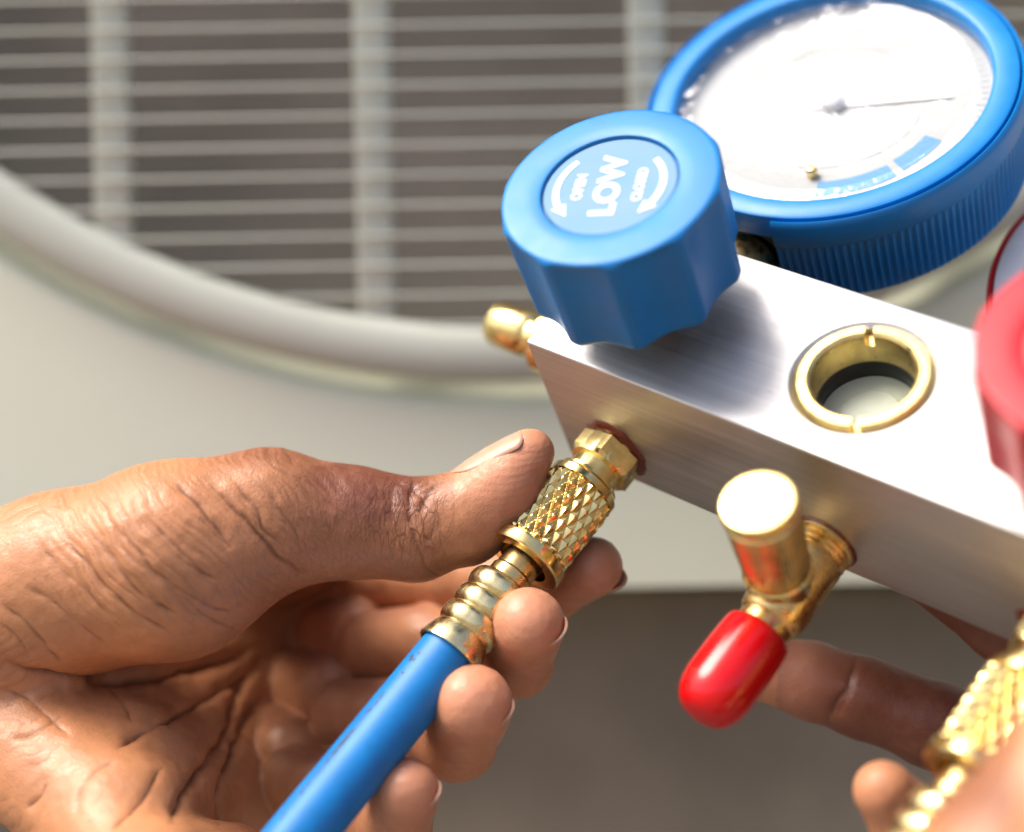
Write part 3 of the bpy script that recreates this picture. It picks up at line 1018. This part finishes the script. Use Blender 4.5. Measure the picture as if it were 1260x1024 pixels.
def make_hand(name, prims, lo, hi, h, label, root, detail, nails, levels=1):
    f = field(prims)
    V, Q = surface_nets(f, lo, hi, h)
    V = project(f, V, 2)
    Nn = grad(f, V, 0.25)
    for _ in range(levels):
        V, Q = subdivide(np.concatenate([V, Nn], 1), Q)
        V, Nn = V[:, :3], V[:, 3:]
    Nn /= np.maximum(np.linalg.norm(Nn, axis=1), 1e-6)[:, None]
    bvh = BVHTree.FromPolygons(V.tolist(), Q.tolist())
    disp, attrs = detail(V, Nn, bvh)
    V2 = V+Nn*disp[:, None]
    root_c = np.array(root)
    Wd = np.stack([V2[:, 0]-root_c[0], V2[:, 2]-root_c[2], -(V2[:, 1]-root_c[1])], 1)*0.001
    me = bpy.data.meshes.new(name)
    me.vertices.add(len(Wd)); me.vertices.foreach_set('co', Wd.ravel())
    me.loops.add(len(Q)*4); me.loops.foreach_set('vertex_index', Q[:, ::-1].ravel().astype(np.int32) if False else Q.ravel().astype(np.int32))
    me.polygons.add(len(Q)); me.polygons.foreach_set('loop_start', (np.arange(len(Q))*4).astype(np.int32))
    me.polygons.foreach_set('use_smooth', np.ones(len(Q), bool))
    me.update(calc_edges=True)
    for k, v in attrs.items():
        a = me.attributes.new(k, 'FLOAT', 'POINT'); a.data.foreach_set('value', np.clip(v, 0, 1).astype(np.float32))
    me.materials.append(SKIN)
    o = bpy.data.objects.new(name, me); C.objects.link(o)
    o.location = (root_c[0]*0.001, root_c[2]*0.001, HC-root_c[1]*0.001)
    tag(o, label, 'hand')
    bvh2 = BVHTree.FromPolygons(V2.tolist(), Q.tolist())
    for (tip, axis, up, wid, length, past) in nails:
        add_nail(o, bvh2, root_c, np.array(tip, float), np.array(axis, float), np.array(up, float), wid, length, past)
    print(name, len(V2), len(Q))
    return o
def add_nail(hand, bvh, root, tip, axis, up, wid, length, past):
    """curved plate laid on the skin: tip = centre of the finger end, axis towards the tip, up = back of the finger"""
    axis = axis/np.linalg.norm(axis); up = up-axis*(up@axis); up /= np.linalg.norm(up)
    side = np.cross(axis, up)
    nu, nv = 16, 14
    S_, Hh = [], []
    for k in range(25):
        sv = -length+(length-0.5)*k/24
        p = tip+axis*sv
        hit = bvh.ray_cast(Vector(p+up*16), Vector(-up), 30)
        if hit[0] is not None: S_.append(sv); Hh.append((np.array(hit[0])-p)@up)
    if len(S_) < 5: return
    cf = np.polyfit(S_, Hh, 2)
    top = np.zeros((nu+1, nv+1, 3))
    Rn = wid*0.56
    for i in range(nu+1):
        for j in range(nv+1):
            u = i/nu; v = j/nv*2-1
            wv = wid*(0.72+0.28*math.sin(min(1, u*2.2)*PI/2))*(1-0.25*max(0, u-0.82)**2/0.03)
            l0 = -length*(1-0.20*v*v); l1 = past-0.9*v*v
            sv = l0+(l1-l0)*u
            ph = v*wv/2/Rn
            top[i, j] = tip+axis*sv+up*(np.polyval(cf, sv)+0.10+0.10*u-Rn*(1-math.cos(ph)))+side*(Rn*math.sin(ph))
    V = []; Fc = []
    for lay in (0, 0.45):
        for i in range(nu+1):
            for j in range(nv+1):
                p = top[i, j]-up*lay-root
                V.append((p[0], p[2], -p[1]))
    m = (nu+1)*(nv+1)
    def id_(i, j, l): return l*m+i*(nv+1)+j
    for i in range(nu):
        for j in range(nv):
            Fc.append((id_(i, j, 0), id_(i, j+1, 0), id_(i+1, j+1, 0), id_(i+1, j, 0)))
            Fc.append((id_(i, j, 1), id_(i+1, j, 1), id_(i+1, j+1, 1), id_(i, j+1, 1)))
    for i in range(nu):
        Fc.append((id_(i, 0, 0), id_(i+1, 0, 0), id_(i+1, 0, 1), id_(i, 0, 1)))
        Fc.append((id_(i, nv, 0), id_(i, nv, 1), id_(i+1, nv, 1), id_(i+1, nv, 0)))
    for j in range(nv):
        Fc.append((id_(0, j, 0), id_(0, j, 1), id_(0, j+1, 1), id_(0, j+1, 0)))
        Fc.append((id_(nu, j, 0), id_(nu, j+1, 0), id_(nu, j+1, 1), id_(nu, j, 1)))
    o = link('fingernail', V, Fc, NAIL, hand)
    sharpen(o, 70)

def pxr(r, z): return r*z/F
def ch(nodes, k=3.0, kg=3.0):
    return Chain([(cp(x, y, z), pxr(r, z)) for x, y, z, r in nodes], k, kg)

LH = [
    # forearm end, wrist, thenar and thumb
    ch([(-420, 860, 372, 165), (-200, 830, 362, 165), (-60, 815, 356, 150)], 6, 8),
    ch([(-60, 790, 352, 140), (80, 718, 343, 108), (210, 690, 338, 116), (330, 640, 340, 84)], 8, 10),
    ch([(330, 640, 340, 82), (430, 642, 342, 66), (512, 652, 343, 60), (570, 634, 342, 50), (618, 596, 341, 43), (652, 558, 340, 30)], 5, 6),
    ch([(575, 650, 341, 45), (620, 612, 340, 38)], 4, 4),
    # palm: one ray to each finger root, sinking away behind the thumb
    ch([(-60, 850, 360, 130), (120, 850, 368, 98), (270, 815, 396, 62), (392, 742, 416, 48)], 6, 7),
    ch([(-40, 890, 358, 105), (140, 910, 362, 92), (275, 855, 392, 60), (370, 802, 412, 48)], 6, 7),
    ch([(20, 905, 349, 95), (150, 955, 343, 88), (262, 905, 382, 60), (338, 856, 404, 46)], 6, 7),
    ch([(40, 930, 339, 85), (150, 1010, 326, 78), (250, 975, 362, 60), (304, 918, 393, 46)], 6, 7),
    ch([(80, 980, 332, 58), (190, 1090, 309, 72), (280, 1070, 332, 58)], 6, 8),
    ch([(250, 975, 362, 60), (332, 1014, 368, 50)], 4, 6),
    # back of the hand and the web between thumb and first finger, roofing the hollow
    ch([(-60, 780, 375, 120), (140, 715, 390, 82), (300, 700, 408, 60), (405, 712, 418, 46)], 6, 8),
    ch([(240, 670, 350, 80), (280, 680, 372, 62), (330, 690, 395, 52), (392, 712, 415, 44)], 6, 8),
    ch([(330, 645, 348, 60), (352, 668, 372, 46), (385, 692, 398, 42)], 6, 6),
    # first finger segments
    ch([(392, 742, 416, 46), (440, 712, 402, 48), (482, 704, 388, 46)], 3, 2),
    ch([(370, 802, 412, 46), (412, 782, 399, 47), (446, 782, 387, 46)], 3, 2),
    ch([(338, 856, 404, 44), (374, 846, 393, 47), (404, 850, 382, 46)], 3, 2),
    ch([(304, 918, 393, 44), (336, 916, 384, 46), (358, 928, 374, 45)], 3, 2),
    # second and end segments, bent behind the hose and back over it
    ch([(490, 704, 385, 44), (560, 709, 373, 45), (618, 718, 365, 42), (672, 722, 357, 42), (729, 698, 348, 37)], 3, 1.3),
    ch([(462, 796, 380, 45), (528, 794, 370, 48), (588, 808, 359, 43), (634, 812, 345, 46), (650, 768, 328, 45)], 3, 1.3),
    ch([(424, 878, 373, 43), (478, 884, 362, 46), (528, 904, 351, 43), (562, 912, 339, 48), (582, 866, 324, 49)], 3, 1.3),
    ch([(360, 964, 365, 45), (408, 974, 355, 46), (458, 1010, 342, 42), (486, 1020, 331, 43), (500, 974, 319, 41)], 3, 1.3),
]
def lh_detail(V, Nn, bvh):
    n = len(V)
    px = V[:, 0]/V[:, 2]*F+630; py = V[:, 1]/V[:, 2]*F+512
    front = sstep(-Nn[:, 2], -0.1, 0.3)
    def z1(*p): return [(x/1.955, 500+y/1.955) for x, y in p]
    def z2(*p): return [(300+x/1.954, 500+y/1.954) for x, y in p]
    def z7(*p): return [(400+x/4.2, 540+y/4.2) for x, y in p]
    lines = [
        # palm lines
        (z1((0, 606), (60, 640), (130, 655), (220, 660), (350, 655), (450, 632), (550, 610), (630, 570)), 0.68, 2.18),
        (z1((280, 830), (330, 792), (420, 745), (520, 690), (590, 650), (640, 600)), 0.54, 1.42),
        (z1((410, 1010), (440, 940), (500, 850), (540, 790), (570, 700), (600, 640)), 0.59, 1.80),
        (z1((530, 1020), (528, 920), (560, 830), (600, 740), (645, 680)), 0.59, 1.80),
        (z1((260, 1020), (330, 960), (390, 860)), 0.40, 0.55),
        (z1((0, 680), (60, 700), (130, 760), (170, 800)), 0.36, 0.47),
        (z1((20, 800), (90, 780), (150, 740)), 0.32, 0.47),
        (z1((60, 970), (95, 940), (110, 900)), 0.40, 0.5),
        (z1((180, 980), (210, 900), (280, 850)), 0.36, 0.47),
        (z1((250, 660), (300, 720), (320, 760)), 0.32, 0.38),
        # thenar folds
        (z1((425, 185), (470, 230), (545, 320), (560, 345)), 0.5, 0.52),
        (z1((500, 180), (560, 240), (620, 300), (660, 350), (700, 385), (745, 408)), 0.6, 0.99),
        (z1((560, 180), (620, 250), (640, 300), (690, 345)), 0.45, 0.52),
        (z1((640, 190), (690, 270), (720, 330)), 0.4, 0.36),
        (z1((350, 255), (420, 330), (480, 390), (530, 420)), 0.45, 0.44),
        (z1((270, 280), (340, 360), (420, 430), (500, 480), (560, 500)), 0.45, 0.44),
        (z1((195, 275), (260, 350), (320, 430), (380, 480), (430, 505)), 0.5, 0.52),
        (z1((130, 290), (200, 370), (260, 440), (330, 500), (420, 550)), 0.45, 0.48),
        (z1((80, 320), (150, 390), (230, 470), (300, 540)), 0.4, 0.36),
        (z1((380, 400), (450, 470), (520, 520), (590, 545)), 0.4, 0.32),
        (z1((60, 430), (130, 470), (190, 520), (260, 580)), 0.4, 0.36),
        (z1((0, 470), (60, 520), (110, 580), (150, 620)), 0.4, 0.42),
        (z1((0, 520), (40, 560), (70, 610)), 0.35, 0.36),
        # thumb: base folds and knuckle
        (z7((385, 205), (350, 260), (342, 340), (345, 400), (365, 440)), 0.34, 0.40),
        (z7((470, 205), (440, 260), (432, 330), (440, 400), (455, 450)), 0.37, 0.43),
        (z7((455, 210), (470, 270), (520, 330), (495, 390)), 0.29, 0.34),
        (z7((610, 205), (560, 250), (525, 300), (500, 350), (490, 385)), 0.47, 0.59),
        (z7((455, 440), (470, 540), (510, 640), (560, 700), (600, 715)), 0.39, 0.32),
        (z7((560, 215), (510, 235), (450, 265)), 0.26, 0.29),
        (z7((545, 270), (490, 275), (440, 270)), 0.26, 0.24),
        (z7((440, 330), (390, 350), (345, 345)), 0.24, 0.19),
        (z7((520, 330), (470, 345), (435, 330)), 0.24, 0.21),
        (z7((430, 240), (400, 230), (375, 225)), 0.24, 0.19),
        (z7((600, 430), (560, 480), (520, 545)), 0.29, 0.19),
        (z7((330, 210), (310, 270), (320, 330)), 0.29, 0.19),
        (z7((290, 215), (270, 290), (290, 350)), 0.26, 0.15),
    ]
    # finger joint folds seen on the index tip and the small folds between segments
    disp, cre = carve(V, bvh, lines)
    # families of fine parallel folds over the thenar, running down to the right
    s = (0.72*V[:, 0]-0.69*V[:, 1])
    wv = fbm(V, 9, 3, 3)
    m_th = sstep(px, 20, 110)*sstep(-px, -470, -330)*sstep(-py, -800, -720)*front
    for lam, amp, sd, ns in ((2.6, 0.28, 11, 14), (1.5, 0.20, 23, 7), (0.95, 0.12, 31, 4)):
        ph = s/lam+wv*3.4*2.5/lam*0.5
        r = np.abs((ph % 1.0)-0.5)*2
        d = np.exp(-r/0.32)
        msk = sstep(fbm(V, ns, sd, 2), 0.36, 0.60)
        disp -= amp*d*msk*m_th
        cre = np.maximum(cre, 0.30*d*msk*m_th*(amp/0.30))
    # thumb shaft: folds across the knuckle area, a net of small lines
    m_k = np.exp(-(((px-470)/95)**2+((py-640)/70)**2))*front
    ax = (0.97*V[:, 0]+0.22*V[:, 1])
    for lam, amp, rot, sd in ((0.95, 0.085, 0.15, 41), (1.05, 0.055, 0.9, 43), (1.25, 0.05, -0.75, 47)):
        c_, s_ = math.cos(rot), math.sin(rot)
        ph = (c_*V[:, 0]+s_*V[:, 1])/lam+fbm(V, 5, sd, 3)*2.6
        r = np.abs((ph % 1.0)-0.5)*2
        d = np.exp(-r/0.30)*sstep(fbm(V, 3.5, sd+9, 2), 0.3, 0.6)
        disp -= (0.9 if rot < 0.5 and rot > 0 else 0.35)*amp*d*m_k
        cre = np.maximum(cre, 0.3*d*m_k*amp/0.085)
    # heel of the hand: loose folds
    m_w = sstep(-px, -140, 0)*front
    ph = (0.5*V[:, 0]+0.87*V[:, 1])/2.2+fbm(V, 8, 53, 3)*3
    r = np.abs((ph % 1.0)-0.5)*2; d = np.exp(-(r/0.3)**2)*sstep(fbm(V, 9, 57, 2), 0.4, 0.6)
    disp -= 0.07*d*m_w; cre = np.maximum(cre, 0.25*d*m_w)
    # soft lumps everywhere
    disp += (fbm(V, 7, 61, 3)-0.5)*0.7+(fbm(V, 2.2, 67, 2)-0.5)*0.16
    # back of the thumb and the hand is darker, ends of the fingers redder
    thumbband = np.exp(-(((px-455)/90)**2))*sstep(-py, -705, -560)
    dorsal_and_shade = np.clip(sstep(Nn[:, 2], -0.05, 0.6)*0.9+1.6*thumbband*sstep(py-0*px, 560, 575)*(px < 600), 0, 1)
    dorsal_and_shade = np.where((px > 560), dorsal_and_shade*sstep(Nn[:, 2], 0.0, 0.5), dorsal_and_shade)
    dorsal_and_shade = np.maximum(dorsal_and_shade, sstep(-Nn[:, 1], 0.55, 0.95)*sstep(px, 200, 330)*sstep(-px, -560, -500)*0.7)
    dorsal_and_shade = np.clip(dorsal_and_shade*(0.8+0.5*fbm(V, 6, 71, 3)), 0, 1)
    ruddy = np.zeros(n)
    for (tx, ty, tz, rr) in ((729, 698, 348, 10), (650, 768, 328, 11), (582, 870, 324, 11), (500, 974, 319, 10), (640, 575, 340, 11)):
        dd = np.linalg.norm(V-cp(tx, ty, tz), axis=1); ruddy = np.maximum(ruddy, 1-sstep(dd, rr*0.6, rr*1.7))
    ruddy = np.maximum(ruddy, 0.5*sstep(px, 330, 420)*sstep(py, 690, 730))
    kn = np.exp(-(((px-508)/42)**2+((py-628)/52)**2))*1.2+0.35*np.exp(-(((px-430)/75)**2+((py-640)/60)**2))+0.22*m_th*sstep(px, 150, 330)
    return disp, {'dorsal_and_shade': dorsal_and_shade, 'crease': cre, 'ruddy': ruddy, 'knuckle': kn*front}
ax_t = cp(652, 558, 340)-cp(600, 612, 341)
nails_l = [
    (cp(652, 558, 340), ax_t, (-0.64, -0.74, -0.06), 11.0, 13.0, 2.2),
    (cp(729, 698, 348), cp(729, 698, 348)-cp(676, 730, 357), (0.30, 0.80, 0.55), 8.5, 8, 3.2),
    (cp(650, 768, 328), cp(650, 768, 328)-cp(634, 818, 344), (0.60, 0.62, 0.50), 8.5, 8, 3.6),
    (cp(582, 870, 324), cp(582, 870, 324)-cp(566, 925, 338), (0.60, 0.62, 0.50), 8.5, 8, 3.6),
    (cp(500, 974, 319), cp(500, 974, 319)-cp(486, 1024, 330), (0.60, 0.62, 0.50), 7.5, 7, 3.2),
]
make_hand('hand', LH, (-195, -5, 296), (30, 125, 440), 0.66, 'bare brown hand entering from the left, thumb and fingers pinching the knurled brass coupling',
          cp(-300, 845, 366), lh_detail, nails_l, 1)

def bch(nodes, k=3.0, kg=3.0):
    return Chain([(bl_c(x, y, z), r) for x, y, z, r in nodes], k, kg)
RH = [
    # finger lying behind the red capped tee
    ch([(942, 822, 352, 41), (1000, 838, 351, 46), (1062, 858, 349, 49), (1150, 892, 346, 53), (1270, 930, 342, 58), (1420, 950, 335, 70)], 3, 2),
    # finger under the block
    bch([(52, 18, -42.6, 7.0), (70, 15, -43.0, 8.0), (92, 10, -43.6, 8.6), (112, 6, -45.0, 9.2), (140, 6, -50, 11)], 3, 2),
    # bent finger with its tip towards the lens
    ch([(1088, 972, 299, 37), (1116, 1010, 302, 45), (1180, 1060, 316, 52), (1300, 1020, 335, 58), (1420, 1000, 335, 70)], 3, 2),
    # thumb close to the lens
    ch([(1352, 918, 242, 100), (1236, 1084, 236, 106)], 5, 4),
    ch([(1170, 1190, 234, 96), (1236, 1084, 236, 106), (1400, 1120, 245, 150), (1600, 1060, 300, 170)], 6, 5),
    ch([(1420, 950, 335, 80), (1540, 960, 330, 130), (1700, 1010, 320, 170)], 8, 8),
    ch([(1420, 1000, 335, 80), (1560, 1040, 325, 130), (1700, 1010, 320, 170)], 8, 8),
    bch([(140, 6, -50, 11), (160, 12, -50, 18), (180, -10, -52, 24)], 8, 8),
]
def rh_detail(V, Nn, bvh):
    px = V[:, 0]/V[:, 2]*F+630; py = V[:, 1]/V[:, 2]*F+512
    def z6(*p): return [(820+x/2.207, 560+y/2.207) for x, y in p]
    lines = [(z6((515, 540), (500, 600), (470, 660), (430, 740)), 0.55, 0.55),
             (z6((530, 560), (490, 640), (460, 720)), 0.35, 0.35),
             (z6((480, 640), (450, 690), (425, 745)), 0.35, 0.3)]
    disp, cre = carve(V, bvh, lines)
    disp += (fbm(V, 6, 81, 3)-0.5)*0.6+(fbm(V, 1.6, 83, 2)-0.5)*0.12
    dorsal_and_shade = np.clip(sstep(-Nn[:, 1], 0.35, 0.9)*0.8, 0, 1)*(px < 1250)
    dorsal_and_shade = np.maximum(dorsal_and_shade, 1.0*(V[:, 2] > 312)*(px > 955))  # far fingers coloured darker, painting in the shade of the block
    ruddy = np.zeros(len(V))
    dd = np.linalg.norm(V-cp(942, 822, 352), axis=1); ruddy = np.maximum(ruddy, 0.9*(1-sstep(dd, 6, 20)))
    dd = np.linalg.norm(V-cp(1092, 978, 300), axis=1); ruddy = np.maximum(ruddy, 0.5*(1-sstep(dd, 5, 13))); dorsal_and_shade = dorsal_and_shade*sstep(dd, 9, 16)
    return disp, {'dorsal_and_shade': dorsal_and_shade, 'crease': cre, 'ruddy': ruddy, 'knuckle': 0*px}
nails_r = []
make_hand('hand', RH, (20, -10, 205), (185, 118, 375), 1.05, 'hand from the right edge, shade coloured into fingers behind the red cap and under the block',
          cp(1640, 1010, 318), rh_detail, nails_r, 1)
